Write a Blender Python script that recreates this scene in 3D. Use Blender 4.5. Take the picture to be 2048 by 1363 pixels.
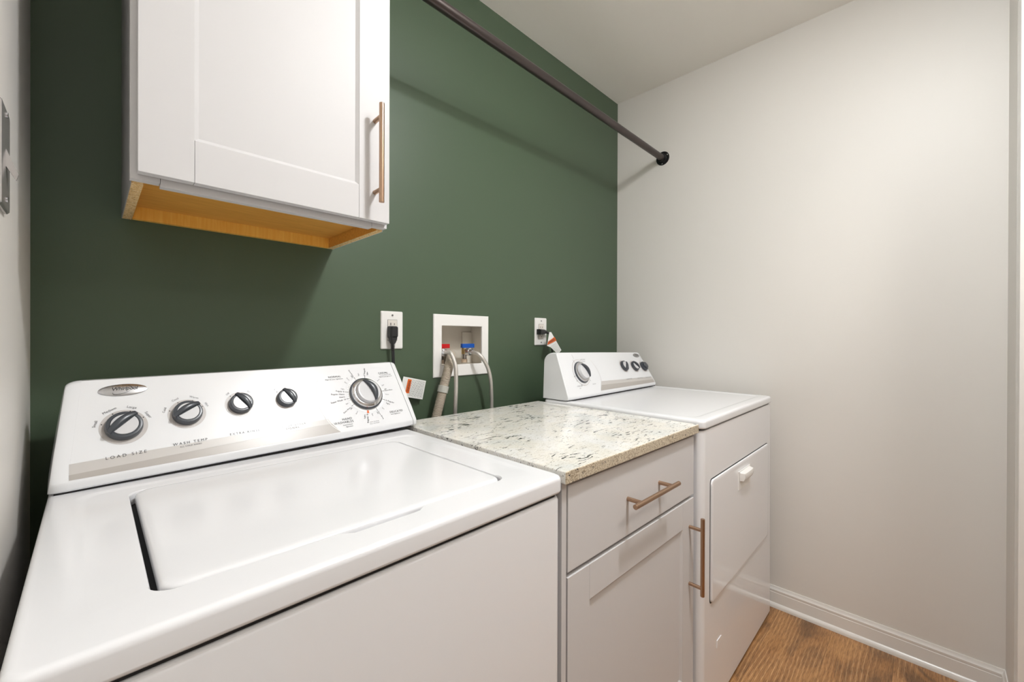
import bpy, bmesh, math, random
from mathutils import Vector, Matrix
random.seed(7)
S = bpy.context.scene
C = S.collection
for o in list(bpy.data.objects): bpy.data.objects.remove(o)

# ------------------------------------------------------------------ camera
CAMY, CAMZ = -1.2478, 1.1652
F_PX, YAW, PITCH, ROLL, SHY = 835.9, 0.7834, -0.0023, 0.0033, -7.3
cd = bpy.data.cameras.new('camera'); cam = bpy.data.objects.new('camera', cd); C.objects.link(cam)
cd.sensor_fit = 'HORIZONTAL'; cd.sensor_width = 36.0; cd.lens = 36.0 * F_PX / 2048
cd.shift_y = SHY / 2048; cd.clip_start = 0.01
F = Vector((math.cos(YAW), math.sin(YAW), 0)); R = Vector((math.sin(YAW), -math.cos(YAW), 0)); U = Vector((0, 0, 1))
c, s = math.cos(PITCH), math.sin(PITCH); F2 = c*F + s*U; U2 = c*U - s*F
c, s = math.cos(ROLL), math.sin(ROLL); R3 = c*R + s*U2; U3 = c*U2 - s*R
cam.matrix_world = Matrix(((R3.x, U3.x, -F2.x, 0), (R3.y, U3.y, -F2.y, CAMY), (R3.z, U3.z, -F2.z, CAMZ), (0, 0, 0, 1)))
S.camera = cam

# ------------------------------------------------------------------ light and exposure
w = bpy.data.worlds.new('world'); S.world = w; w.use_nodes = True
w.node_tree.nodes['Background'].inputs[0].default_value = (0.9, 0.92, 1.0, 1)
w.node_tree.nodes['Background'].inputs[1].default_value = 0.2
def point(name, loc, power, col, r):
    l = bpy.data.lights.new(name, 'POINT'); l.energy = power; l.color = col; l.shadow_soft_size = r
    o = bpy.data.objects.new(name, l); o.location = loc; C.objects.link(o); return o
l = bpy.data.lights.new('ceiling_downlight', 'AREA'); l.shape = 'DISK'; l.size = 0.15; l.energy = 13.8; l.color = (0.95, 0.975, 1.0)
o = bpy.data.objects.new('ceiling_downlight', l); o.location = (0.90, -1.26, 2.455); C.objects.link(o)      # laundry room downlight, faces down
point('ceiling_added_glow', (0.90, -1.26, 2.36), 6.0, (0.95, 0.975, 1.0), 0.06)      # extra lamp by the downlight, added to brighten the ceiling
point('added_hall_fill', (1.0, -1.95, 2.33), 21, (1.0, 0.965, 0.92), 0.20)          # added fill lamp in the unseen hall beyond the doorway
S.view_settings.view_transform = 'Standard'; S.view_settings.look = 'None'
S.view_settings.gamma = 1; S.view_settings.use_curve_mapping = False
S.view_settings.exposure = 0.35

# ------------------------------------------------------------------ materials
def srgb(r, g, b):
    f = lambda v: (v/255/12.92) if v/255 <= 0.04045 else ((v/255+0.055)/1.055)**2.4
    return (f(r), f(g), f(b), 1)
def mat(name, col, rough=0.5, metal=0.0, coat=0.0, bump=None, spec=0.5):
    m = bpy.data.materials.new(name); m.use_nodes = True; nt = m.node_tree
    b = nt.nodes['Principled BSDF']
    b.inputs['Base Color'].default_value = col; b.inputs['Roughness'].default_value = rough
    b.inputs['Metallic'].default_value = metal; b.inputs['Coat Weight'].default_value = coat
    b.inputs['Coat Roughness'].default_value = 0.05; b.inputs['Specular IOR Level'].default_value = spec
    if bump:
        sc, st, dist = bump
        tc = nt.nodes.new('ShaderNodeTexCoord'); nz = nt.nodes.new('ShaderNodeTexNoise')
        nz.inputs['Scale'].default_value = sc; nz.inputs['Detail'].default_value = 3
        bp = nt.nodes.new('ShaderNodeBump'); bp.inputs['Strength'].default_value = st; bp.inputs['Distance'].default_value = dist
        nt.links.new(tc.outputs['Object'], nz.inputs['Vector']); nt.links.new(nz.outputs['Fac'], bp.inputs['Height'])
        nt.links.new(bp.outputs['Normal'], b.inputs['Normal'])
    return m
class NT:
    def __init__(s, m): s.nt = m.node_tree; s.b = s.nt.nodes['Principled BSDF']
    def n(s, typ, **kw):
        nd = s.nt.nodes.new(typ)
        for k, v in kw.items():
            if k in nd.inputs: nd.inputs[k].default_value = v
            else: setattr(nd, k, v)
        return nd
    def l(s, a, b): s.nt.links.new(a, b)
    def ramp(s, src, stops):
        r = s.nt.nodes.new('ShaderNodeValToRGB'); e = r.color_ramp.elements
        while len(e) < len(stops): e.new(0.5)
        for i, (p, cc) in enumerate(stops): e[i].position = p; e[i].color = cc
        s.l(src, r.inputs['Fac']); return r
    def mix(s, fac, a, b, mode='MIX'):
        m = s.nt.nodes.new('ShaderNodeMix'); m.data_type = 'RGBA'; m.blend_type = mode
        for k, v in ((0, fac), (6, a), (7, b)):
            if hasattr(v, 'links') or hasattr(v, 'is_linked'): s.l(v, m.inputs[k])
            else: m.inputs[k].default_value = v
        return m.outputs[2]

M = {}
M['green'] = mat('green_eggshell_paint', srgb(75, 92, 71), 0.45, bump=(260, 0.22, 0.0006))
M['wallwhite'] = mat('warm_white_wall_paint', srgb(226, 222, 216), 0.5, bump=(180, 0.15, 0.0006))
M['ceiling'] = mat('ceiling_paint', srgb(244, 240, 233), 0.8, bump=(120, 0.2, 0.001))
M['trim'] = mat('white_trim_paint', srgb(232, 229, 224), 0.25)
M['enamel'] = mat('white_enamel', srgb(238, 238, 240), 0.06)
M['enameltop'] = mat('white_enamel_top', srgb(234, 234, 236), 0.18)
M['plasticw'] = mat('white_console_plastic', srgb(234, 235, 237), 0.2, coat=0.2)
M['cab'] = mat('white_satin_cabinet_paint', srgb(212, 210, 210), 0.5, spec=0.35)
M['cabside'] = mat('darker_grey_cabinet_side', srgb(150, 148, 150), 0.4)  # left cabinet skin, darker grey than the right one
M['dark'] = mat('dark_gap', srgb(30, 30, 32), 0.7)
M['knob'] = mat('charcoal_knob_plastic', srgb(66, 70, 76), 0.28)
M['knobface'] = mat('silver_white_knob_face', srgb(214, 214, 216), 0.22)
M['ring'] = mat('printed_grey_ring', srgb(198, 193, 190), 0.3)
M['print'] = mat('printed_black_ink', srgb(40, 40, 44), 0.4)
M['printgrey'] = mat('printed_grey_ink', srgb(112, 112, 116), 0.4)
M['band1'] = mat('printed_light_grey_band', srgb(200, 196, 192), 0.28)
M['band2'] = mat('printed_mid_grey_band', srgb(178, 172, 166), 0.28)
M['arc'] = mat('printed_white_arc', srgb(246, 246, 246), 0.2)
M['chrome'] = mat('polished_chrome', srgb(215, 215, 218), 0.12, metal=1)
M['steel'] = mat('brushed_steel', srgb(188, 188, 190), 0.25, metal=1)
M['bronze'] = mat('brushed_rose_bronze', srgb(182, 152, 128), 0.32, metal=1)
M['rod'] = mat('dark_bronze_metal', srgb(84, 76, 74), 0.3, metal=0.75)
M['black'] = mat('black_metal', srgb(26, 26, 28), 0.3, metal=0.3)
M['rubber'] = mat('black_rubber', srgb(40, 40, 42), 0.4)
M['plate'] = mat('white_outlet_plastic', srgb(240, 238, 235), 0.25)
M['plate2'] = mat('offwhite_receptacle_plastic', srgb(226, 220, 212), 0.3)
M['boxin'] = mat('offwhite_box_plastic', srgb(225, 218, 205), 0.4)
M['red'] = mat('red_valve_plastic', srgb(200, 12, 20), 0.35)
M['blue'] = mat('blue_valve_plastic', srgb(10, 84, 180), 0.35)
M['brass'] = mat('brass_fitting', srgb(190, 165, 120), 0.3, metal=1)
M['copper'] = mat('pale_copper_collar', srgb(222, 198, 172), 0.4)
M['hosegrey'] = mat('beige_corrugated_plastic', srgb(186, 174, 158), 0.45)
M['clamp'] = mat('grey_plastic_clamp', srgb(186, 186, 178), 0.4)
M['tag'] = mat('white_tag_vinyl', srgb(238, 238, 236), 0.4)
M['orange'] = mat('orange_warning_ink', srgb(226, 104, 36), 0.4)
M['screw'] = mat('dull_screw_metal', srgb(150, 150, 150), 0.3, metal=0.8)
M['switch'] = mat('brushed_nickel_plate', srgb(190, 186, 184), 0.25, metal=0.6)

# braided steel
m = mat('braided_steel_hose', srgb(218, 213, 207), 0.3, metal=0.65); M['braid'] = m; t = NT(m)
tc = t.n('ShaderNodeTexCoord'); v = t.n('ShaderNodeTexVoronoi', Scale=900.0); t.l(tc.outputs['Object'], v.inputs['Vector'])
bp = t.n('ShaderNodeBump', Strength=0.6, Distance=0.0008); t.l(v.outputs['Distance'], bp.inputs['Height']); t.l(bp.outputs['Normal'], t.b.inputs['Normal'])

# honey maple veneer
def wood(name, a, b, stretch, rough=0.45):
    m = mat(name, a, rough); t = NT(m)
    tc = t.n('ShaderNodeTexCoord'); mp = t.n('ShaderNodeMapping'); mp.inputs['Scale'].default_value = stretch
    t.l(tc.outputs['Object'], mp.inputs['Vector'])
    nz = t.n('ShaderNodeTexNoise', Scale=6.0, Detail=6.0, Distortion=0.6); t.l(mp.outputs['Vector'], nz.inputs['Vector'])
    r = t.ramp(nz.outputs['Fac'], [(0.3, b), (0.7, a)]); t.l(r.outputs['Color'], t.b.inputs['Base Color']); return m
M['maple'] = wood('honey_maple_veneer', srgb(236, 176, 84), srgb(214, 150, 62), (2, 30, 30))
M['maple_lit'] = wood('honey_maple_veneer_lit', srgb(252, 200, 96), srgb(242, 176, 70), (30, 6, 2))  # same maple in a brighter tone, light on the rail painted in
m = mat('particle_board_edge', srgb(226, 190, 130), 0.8); M['particle'] = m; t = NT(m)
tc = t.n('ShaderNodeTexCoord'); v = t.n('ShaderNodeTexVoronoi', Scale=420.0); t.l(tc.outputs['Object'], v.inputs['Vector'])
r = t.ramp(v.outputs['Color'], [(0.05, srgb(160, 112, 62)), (0.3, srgb(226, 186, 122)), (0.9, srgb(242, 216, 168))])
t.l(r.outputs['Color'], t.b.inputs['Base Color'])

# granite
m = mat('speckled_cream_granite', srgb(226, 220, 206), 0.14, coat=0.2); M['granite'] = m; t = NT(m)
tc = t.n('ShaderNodeTexCoord'); O_ = tc.outputs['Object']
def mapn(sc, rot=0.0):
    mp = t.n('ShaderNodeMapping'); mp.inputs['Scale'].default_value = sc; mp.inputs['Rotation'].default_value = (0, 0, rot); t.l(O_, mp.inputs['Vector']); return mp.outputs['Vector']
def noise(vec, sc, det=4.0, dist=0.0, rough=0.55):
    n = t.n('ShaderNodeTexNoise', Scale=sc, Detail=det, Distortion=dist, Roughness=rough); t.l(vec, n.inputs['Vector']); return n.outputs['Fac']
base = t.ramp(noise(mapn((1, 1, 1)), 9, 5), [(0.35, srgb(246, 245, 243)), (0.5, srgb(243, 239, 230)), (0.68, srgb(230, 231, 228))]).outputs['Color']
fine = t.ramp(noise(mapn((1, 1.5, 1)), 220, 3, 0.3), [(0.34, srgb(196, 188, 174)), (0.45, srgb(242, 239, 233)), (0.56, srgb(253, 252, 250))]).outputs['Color']
c1 = t.mix(0.38, base, fine, 'MULTIPLY')
tan_ = t.ramp(noise(mapn((0.6, 1.6, 1.6), -0.05), 95, 4, 0.5), [(0.62, (0, 0, 0, 1)), (0.74, (1, 1, 1, 1))]).outputs['Color']
c2 = t.mix(tan_, c1, srgb(172, 160, 142))
zone = t.ramp(noise(mapn((1, 1, 1)), 11, 2), [(0.48, (0, 0, 0, 1)), (0.58, (1, 1, 1, 1))]).outputs['Color']
fleck = t.ramp(noise(mapn((0.38, 1.5, 1.2), -0.12), 110, 3, 0.9), [(0.645, (0, 0, 0, 1)), (0.665, (1, 1, 1, 1))]).outputs['Color']
fleck2 = t.ramp(noise(mapn((0.4, 1.6, 1.0), -0.12), 56, 5, 1.4), [(0.592, (0, 0, 0, 1)), (0.606, (1, 1, 1, 1))]).outputs['Color']
fz = t.mix(1.0, fleck2, zone, 'MULTIPLY')
c3 = t.mix(fleck, c2, srgb(96, 92, 88)); c4 = t.mix(fz, c3, srgb(34, 38, 40)); t.l(c4, t.b.inputs['Base Color'])

# granite front edge, browner with its shade painted into the colour
m = mat('granite_shaded_front_edge', srgb(190, 172, 140), 0.35); M['graniteedge'] = m; t = NT(m)
tc = t.n('ShaderNodeTexCoord'); O_ = tc.outputs['Object']
e1 = t.ramp(noise(mapn((1, 1, 1)), 330, 4, 0.3), [(0.36, srgb(140, 122, 98)), (0.48, srgb(196, 182, 158)), (0.6, srgb(218, 207, 186))]).outputs['Color']
zone = t.ramp(noise(mapn((1, 1, 1)), 9, 2), [(0.42, (0, 0, 0, 1)), (0.6, (1, 1, 1, 1))]).outputs['Color']
ef = t.ramp(noise(mapn((1, 1, 1)), 110, 4, 0.6), [(0.63, (0, 0, 0, 1)), (0.66, (1, 1, 1, 1))]).outputs['Color']
t.l(t.mix(t.mix(1.0, ef, zone, 'MULTIPLY'), e1, srgb(46, 44, 42)), t.b.inputs['Base Color'])

# oak plank floor (planks run along x)
m = mat('oak_plank_floor', srgb(170, 120, 72), 0.36); M['floor'] = m; t = NT(m)
tc = t.n('ShaderNodeTexCoord'); O_ = tc.outputs['Object']
sx = t.n('ShaderNodeSeparateXYZ'); t.l(O_, sx.inputs[0])
def math_(op, a, b=None):
    n = t.n('ShaderNodeMath'); n.operation = op
    for i, v in enumerate((a, b)):
        if v is None: continue
        if isinstance(v, (int, float)): n.inputs[i].default_value = v
        else: t.l(v, n.inputs[i])
    return n.outputs[0]
row = math_('FLOOR', math_('DIVIDE', math_('ADD', sx.outputs['Y'], 5.04), 0.182))
cv = t.n('ShaderNodeCombineXYZ'); t.l(math_('ADD', sx.outputs['X'], math_('MULTIPLY', row, 7.37)), cv.inputs[0]); t.l(sx.outputs['Y'], cv.inputs[1]); t.l(math_('MULTIPLY', row, 3.1), cv.inputs[2])
def mapv(vec, sc):
    mp = t.n('ShaderNodeMapping'); mp.inputs['Scale'].default_value = sc; t.l(vec, mp.inputs['Vector']); return mp.outputs['Vector']
big = t.ramp(noise(mapv(cv.outputs[0], (1.3, 3.2, 1)), 2.4, 4, 1.2), [(0.36, srgb(118, 86, 58)), (0.47, srgb(170, 122, 76)), (0.62, srgb(196, 146, 94))]).outputs['Color']
wv = t.n('ShaderNodeTexWave', Scale=14.0, Distortion=11.0, Detail=1.5); wv.bands_direction = 'Y'; wv.inputs['Detail Scale'].default_value = 0.28
t.l(mapv(cv.outputs[0], (0.42, 1.7, 1)), wv.inputs['Vector'])
g1 = t.ramp(wv.outputs['Fac'], [(0.0, srgb(150, 108, 70)), (0.25, srgb(176, 130, 86)), (0.92, srgb(180, 132, 86)), (0.98, srgb(214, 174, 126)), (1.0, srgb(220, 182, 136))]).outputs['Color']
gr = t.ramp(noise(mapv(cv.outputs[0], (0.09, 1, 1)), 330, 4, 0.2), [(0.38, srgb(176, 168, 160)), (0.55, (1, 1, 1, 1))]).outputs['Color']
lm = t.ramp(noise(mapv(cv.outputs[0], (1.0, 3.0, 1)), 3.1, 2), [(0.40, (0.12, 0.12, 0.12, 1)), (0.6, (0.75, 0.75, 0.75, 1))]).outputs['Color']
cc = t.mix(lm, big, g1); cc = t.mix(0.6, cc, gr, 'MULTIPLY')
fr = math_('FRACT', math_('DIVIDE', math_('ADD', sx.outputs['Y'], 5.04), 0.182))
seam = math_('LESS_THAN', fr, 0.006)
cc = t.mix(math_('MULTIPLY', seam, 0.55), cc, srgb(60, 40, 26)); t.l(cc, t.b.inputs['Base Color'])
bp = t.n('ShaderNodeBump', Strength=0.15, Distance=0.001); t.l(wv.outputs['Fac'], bp.inputs['Height']); t.l(bp.outputs['Normal'], t.b.inputs['Normal'])

# ------------------------------------------------------------------ mesh helpers
class MB:
    def __init__(s): s.v = []; s.f = []; s.mi = []
    def add(s, vs, fs, mi=0):
        b = len(s.v); s.v += [Vector(p) for p in vs]
        for f in fs: s.f.append([b+i for i in f]); s.mi.append(mi)
        return s
    def box(s, x0, x1, y0, y1, z0, z1, bev=0.0, seg=2, mi=0):
        bm = bmesh.new(); bmesh.ops.create_cube(bm, size=1)
        for v in bm.verts:
            v.co = Vector(((x0+x1)/2+v.co.x*(x1-x0), (y0+y1)/2+v.co.y*(y1-y0), (z0+z1)/2+v.co.z*(z1-z0)))
        if bev: bmesh.ops.bevel(bm, geom=bm.edges[:], offset=bev, segments=seg, affect='EDGES', profile=0.6)
        bm.verts.index_update(); s.add([v.co.copy() for v in bm.verts], [[v.index for v in f.verts] for f in bm.faces], mi); bm.free(); return s
    def loft(s, loops, cap0=True, cap1=True, closed=True, mi=0):
        n = len(loops[0]); b = len(s.v)
        for L in loops: s.v += [Vector(p) for p in L]
        for k in range(len(loops)-1):
            for i in range(n if closed else n-1):
                j = (i+1) % n
                s.f.append([b+k*n+i, b+k*n+j, b+(k+1)*n+j, b+(k+1)*n+i]); s.mi.append(mi)
        if cap0: s.f.append([b+i for i in range(n)][::-1]); s.mi.append(mi)
        if cap1: s.f.append([b+(len(loops)-1)*n+i for i in range(n)]); s.mi.append(mi)
        return s
    def tube(s, pts, rad, n=16, mi=0, cap=True):
        pts = [Vector(p) for p in pts]; loops = []
        rads = rad if isinstance(rad, (list, tuple)) else [rad]*len(pts)
        T = [(pts[min(i+1, len(pts)-1)]-pts[max(i-1, 0)]).normalized() for i in range(len(pts))]
        up = Vector((0, 0, 1)) if abs(T[0].z) < 0.9 else Vector((1, 0, 0))
        a = T[0].cross(up).normalized()
        for p, tt, r in zip(pts, T, rads):
            a = (a - tt*a.dot(tt)).normalized(); b_ = tt.cross(a)
            loops.append([p + r*(math.cos(2*math.pi*k/n)*a + math.sin(2*math.pi*k/n)*b_) for k in range(n)])
        return s.loft(loops, cap, cap, mi=mi)
    def rod(s, a, b, r, n=24, bev=0.0, mi=0):
        a = Vector(a); b = Vector(b); d = (b-a).normalized()
        if not bev: return s.tube([a, b], r, n, mi)
        return s.tube([a, a+d*bev*0.3, a+d*bev, b-d*bev, b-d*bev*0.3, b], [r-bev, r-bev*0.3, r, r, r-bev*0.3, r-bev], n, mi)
    def mapped(s, fn):
        s.v = [Vector(fn(*p)) for p in s.v]; return s

WL = {}   # world location of each parent
def obj(name, mb, m, parent=None, label=None, sharp=35, smooth=True):
    me = bpy.data.meshes.new(name)
    lo = Vector([min(v[i] for v in mb.v) for i in range(3)]); hi = Vector([max(v[i] for v in mb.v) for i in range(3)])
    c0 = (lo+hi)/2
    if parent is None: c0 = Vector((c0.x, c0.y, lo.z))
    me.from_pydata([tuple(v-c0) for v in mb.v], [], mb.f)
    for mm in (m if isinstance(m, list) else [m]): me.materials.append(mm)
    for p, i in zip(me.polygons, mb.mi): p.material_index = i; p.use_smooth = smooth
    bm = bmesh.new(); bm.from_mesh(me); bmesh.ops.recalc_face_normals(bm, faces=bm.faces[:]); bm.to_mesh(me); bm.free()
    if smooth: me.set_sharp_from_angle(angle=math.radians(sharp))
    o = bpy.data.objects.new(name, me); C.objects.link(o)
    if smooth:
        wn = o.modifiers.new('weighted_normals', 'WEIGHTED_NORMAL'); wn.keep_sharp = True; wn.weight = 80
    if parent: o.parent = parent; o.location = c0 - WL[parent]
    else: o.location = c0
    WL[o] = c0
    if label: o['label'] = label
    return o
def thing(name, loc, label, cat, group=None):
    o = bpy.data.objects.new(name, None); C.objects.link(o); o.location = loc; o.empty_display_size = 0.05
    WL[o] = Vector(loc); o['label'] = label; o['category'] = cat
    if group: o['group'] = group
    return o
def tag(o, label, cat, group=None):
    o['label'] = label; o['category'] = cat
    if group: o['group'] = group
    return o
def struct(name, mb, m, **k):
    o = obj(name, mb, m, **k); o['kind'] = 'structure'; return o

def rrect(x0, x1, y0, y1, r, nc=8, ns=16):
    """rounded rectangle, fixed vertex count, counter-clockwise from the front edge"""
    pts = []
    cs = [((x1-r, y0+r), -90), ((x1-r, y1-r), 0), ((x0+r, y1-r), 90), ((x0+r, y0+r), 180)]
    st = [((x0+r, y0), (x1-r, y0)), ((x1, y0+r), (x1, y1-r)), ((x1-r, y1), (x0+r, y1)), ((x0, y1-r), (x0, y0+r))]
    for (a, b), ((cx, cy), a0) in zip(st, cs):
        for i in range(ns): q = i/ns; pts.append((a[0]+(b[0]-a[0])*q, a[1]+(b[1]-a[1])*q))
        for i in range(nc): an = math.radians(a0+90*i/nc); pts.append((cx+r*math.cos(an), cy+r*math.sin(an)))
    return pts
def at(loop, z): return [(x, y, z) for x, y in loop]
def smooth_path(pts, sub=8):
    P = [Vector(p) for p in pts]; P = [2*P[0]-P[1]] + P + [2*P[-1]-P[-2]]; out = []
    for i in range(1, len(P)-2):
        a, b, c_, d = P[i-1:i+3]
        for k in range(sub):
            q = k/sub
            out.append(0.5*((2*b)+(-a+c_)*q+(2*a-5*b+4*c_-d)*q*q+(-a+3*b-3*c_+d)*q**3))
    out.append(P[-2]); return out
def text_geo(txt, size, rot=0.0, cx=0, cy=0, align='CENTER', shear=0.0, space=1.0):
    cu = bpy.data.curves.new('t', 'FONT'); cu.body = txt; cu.size = size; cu.align_x = align; cu.align_y = 'CENTER'
    cu.shear = shear; cu.space_character = space; cu.resolution_u = 3
    o = bpy.data.objects.new('t', cu); me = bpy.data.meshes.new_from_object(o)
    cr, sr = math.cos(rot), math.sin(rot)
    vs = [(cx+cr*v.co.x-sr*v.co.y, cy+sr*v.co.x+cr*v.co.y, 0) for v in me.vertices]
    fs = [list(p.vertices) for p in me.polygons]
    bpy.data.objects.remove(o); bpy.data.curves.remove(cu); bpy.data.meshes.remove(me)
    return vs, fs

# ------------------------------------------------------------------ the room
XL, XR, ZC, YF = -0.086, 2.093, 2.477, -1.43
BX0, BX1, BZ0, BZ1 = 0.8534, 1.1148, 1.0166, 1.2443          # outlet box plate
OX0, OX1, OZ0, OZ1 = 0.8888, 1.0796, 1.0598, 1.2031          # its opening
hx0, hx1, hz0, hz1 = OX0-0.012, OX1+0.03, OZ0-0.012, OZ1+0.012   # hole in the drywall
b = MB()
b.box(XL-0.1, hx0, 0, 0.13, 0, ZC); b.box(hx1, XR+0.1, 0, 0.13, 0, ZC)
b.box(hx0, hx1, 0, 0.13, 0, hz0); b.box(hx0, hx1, 0, 0.13, hz1, ZC)
struct('wall_back', b, M['green'], smooth=False)
struct('wall_right', MB().box(XR, XR+0.1, YF-0.1, 0, 0, ZC), M['wallwhite'], smooth=False)
struct('wall_left', MB().box(XL-0.1, XL, YF-0.1, 0, 0, ZC), M['wallwhite'], smooth=False)
b = MB()
DX0, DX1, DZ = 0.35, 1.686, 2.05
b.box(XL, DX0, YF-0.1, YF, 0, ZC); b.box(DX1, XR, YF-0.1, YF, 0, ZC); b.box(DX0, DX1, YF-0.1, YF, DZ, ZC)
struct('wall_front', b, M['wallwhite'], smooth=False)
struct('ceiling', MB().box(-1.2, 3.2, -3.3, 0.13, ZC, ZC+0.1), M['ceiling'], smooth=False)
struct('floor', MB().box(-1.2, 3.2, -3.3, 0.13, -0.1, 0), M['floor'], smooth=False)
struct('wall_hall', MB().box(-1.2, 3.2, -3.4, -3.3, 0, ZC), M['wallwhite'], smooth=False)
b = MB(); b.box(-1.3, -1.2, -3.3, YF-0.1, 0, ZC); struct('wall_hall_left', b, M['wallwhite'], smooth=False)
b = MB(); b.box(3.2, 3.3, -3.3, YF-0.1, 0, ZC); struct('wall_hall_right', b, M['wallwhite'], smooth=False)
b = MB(); b.box(-1.2, XL-0.1, YF-0.1, YF, 0, ZC); b.box(XR+0.1, 3.2, YF-0.1, YF, 0, ZC); struct('wall_hall_near', b, M['wallwhite'], smooth=False)
# door casing on the closet side of the front wall
b = MB(); cw = 0.062
b.box(DX1, DX1+cw, YF, YF+0.016, 0.0, DZ+cw, 0.003); b.box(DX0-cw, DX0, YF, YF+0.016, 0, DZ+cw, 0.003)
b.box(DX0, DX1, YF, YF+0.016, DZ, DZ+cw, 0.003)
struct('trim_1', b, M['trim'])
# baseboards with bead and shoe moulding
prof = [(0, 0), (0.019, 0), (0.0185, 0.008), (0.016, 0.014), (0.0115, 0.0185), (0.0095, 0.0195), (0.0095, 0.062), (0.0082, 0.064), (0.0094, 0.068), (0.0092, 0.074), (0.006, 0.078), (0.0045, 0.083), (0.003, 0.088), (0, 0.088)]
b = MB().loft([[(XR-d, y, z) for d, z in prof] for y in (YF, 0.0)])
struct('baseboard_right', b, M['trim'], sharp=25)
b = MB().loft([[(x, YF+d, z) for d, z in prof] for x in (DX1+cw, XR-0.004)])
struct('baseboard_front', b, M['trim'], sharp=25)
b = MB().loft([[(XL+d, y, z) for d, z in prof] for y in (YF, 0.0)])
struct('baseboard_left', b, M['trim'], sharp=25)

# ------------------------------------------------------------------ console frames
def frame_map(L, a, tz, t0, t1, Wd, lip):
    L = Vector(L); ca, sa = math.cos(a), math.sin(a)
    def P(s_, h, off=0.0):
        t_ = math.radians(t0+(t1-t0)*s_/Wd)
        e = Vector((-sa*math.sin(t_), ca*math.sin(t_), math.cos(t_))); n = Vector((sa*math.cos(t_), -ca*math.cos(t_), math.sin(t_)))
        return L + Vector((ca*s_, sa*s_, tz*s_+lip)) + e*h + n*off
    def Q(s_, d, z):   # profile point: d behind the front line, z above the base
        return L + Vector((ca*s_-sa*d, sa*s_+ca*d, tz*s_+z))
    return P, Q
def profile(tilt, lip, hl, depth, roundtop):
    t_ = math.radians(tilt); tp = (math.sin(t_)*hl, lip+math.cos(t_)*hl)
    pr = [(0.010, 0.001), (0.003, 0.002), (0.0, 0.005), (-0.0012, lip-0.006), (-0.0008, lip-0.002), (0.0, lip)]
    pr += [(math.sin(t_)*hl*q, lip+math.cos(t_)*hl*q) for q in (0.03, 0.2, 0.4, 0.6, 0.8, 0.92, 0.97, 1.0)]
    # rounded crown to the vertical back
    n = 8; x0, z0 = tp; x1, z1 = depth, z0-roundtop
    for i in range(1, n+1):
        q = i/n*math.pi/2
        pr.append((x0+(x1-x0)*math.sin(q), z1+(z0-z1)*(math.cos(q)) + 0.004*math.sin(2*q)))
    pr += [(depth, z1*0.5), (depth, 0.001)]
    return pr
def console_loft(Q, tilts, lip, hl, depth, rt, stations):
    """stations: (s at base, lean of s with height, inset scale)"""
    loops = []
    for sb, k, sc in stations:
        pr = profile(tilts(sb), lip, hl, depth, rt)
        cx, cz = depth*0.5, 0.07
        loops.append([Q(sb+k*z, cx+(d-cx)*sc, (cz+(z-cz)*sc) if z > 0.03 else z) for d, z in pr])
    return MB().loft(loops)

def knob(parent, P, s0, h0, r, ang, hgt=0.013, ringr=None, solid=False, name='control_knob'):
    """dark round knob, raised curved grip ridge, two pale face insets"""
    ca, sa = math.cos(ang), math.sin(ang)
    fm = lambda x, y, z: P(s0+ca*x-sa*y, h0+sa*x+ca*y, z)
    n = 40
    def ring(rr, z): return [(rr*math.cos(2*math.pi*i/n), rr*math.sin(2*math.pi*i/n), z) for i in range(n)]
    if ringr:
        b = MB().loft([ring(ringr, 0.0002), ring(ringr, 0.0006)]).mapped(fm); obj('printed_ring', b, M['ring'], parent)
    b = MB().loft([ring(r*1.0, 0.0005), ring(r*1.02, 0.003), ring(r*0.99, hgt*0.75), ring(r*0.95, hgt*0.95), ring(r*0.90, hgt), ring(r*0.78, hgt), ring(r*0.74, hgt-0.001)]).mapped(fm)
    k = obj(name, b, M['knob'], parent)
    if solid:
        b = MB().loft([ring(r*0.72, hgt-0.001), ring(r*0.70, hgt+0.006), ring(r*0.62, hgt+0.008), ring(r*0.3, hgt+0.0085)]).mapped(fm)
        obj('button_cap', b, M['knob'], k); return k
    # pale insets: two circular segments either side of the ridge
    def seg(sign, off, rr, z):
        y0 = off; pts = []; m_ = 20
        a0 = math.asin(max(-1, min(1, y0/rr)))
        if sign > 0: angs = [a0+(math.pi-2*a0)*i/m_ for i in range(m_+1)]
        else: angs = [math.pi-a0+(math.pi+2*a0)*i/m_ for i in range(m_+1)]
        return [(rr*math.cos(q), rr*math.sin(q), z) for q in angs]
    rr = r*0.74
    for sg, off in ((1, r*0.46), (-1, r*0.02)):
        lo = seg(sg, off, rr, hgt-0.002); hi = seg(sg, off, rr*0.97, hgt+0.0012)
        b = MB().loft([lo, hi]).mapped(fm); obj('face_inset', b, M['knobface'], k)
    # ridge: swept rounded bar, slightly bowed
    L_ = r*0.98; loops = []
    for i in range(17):
        q = -1+2*i/16; x = q*L_; yc = r*0.16+r*0.16*(1-q*q); wdt = r*(0.14+0.07*(1-q*q)); top = hgt+r*0.34*(1-0.55*q*q)
        loops.append([(x, yc-wdt, hgt-0.003), (x, yc-wdt*0.9, top*0.85+hgt*0.15), (x, yc-wdt*0.45, top), (x, yc+wdt*0.45, top), (x, yc+wdt*0.9, top*0.85+hgt*0.15), (x, yc+wdt, hgt-0.003)])
    obj('grip_ridge', MB().loft(loops).mapped(fm), M['knob'], k)
    b = MB().box(L_*0.62, L_*0.98, r*0.27, r*0.33, hgt+0.0005, hgt+0.0022); obj('pointer_line', b.mapped(fm), M['arc'], k)
    return k
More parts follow.
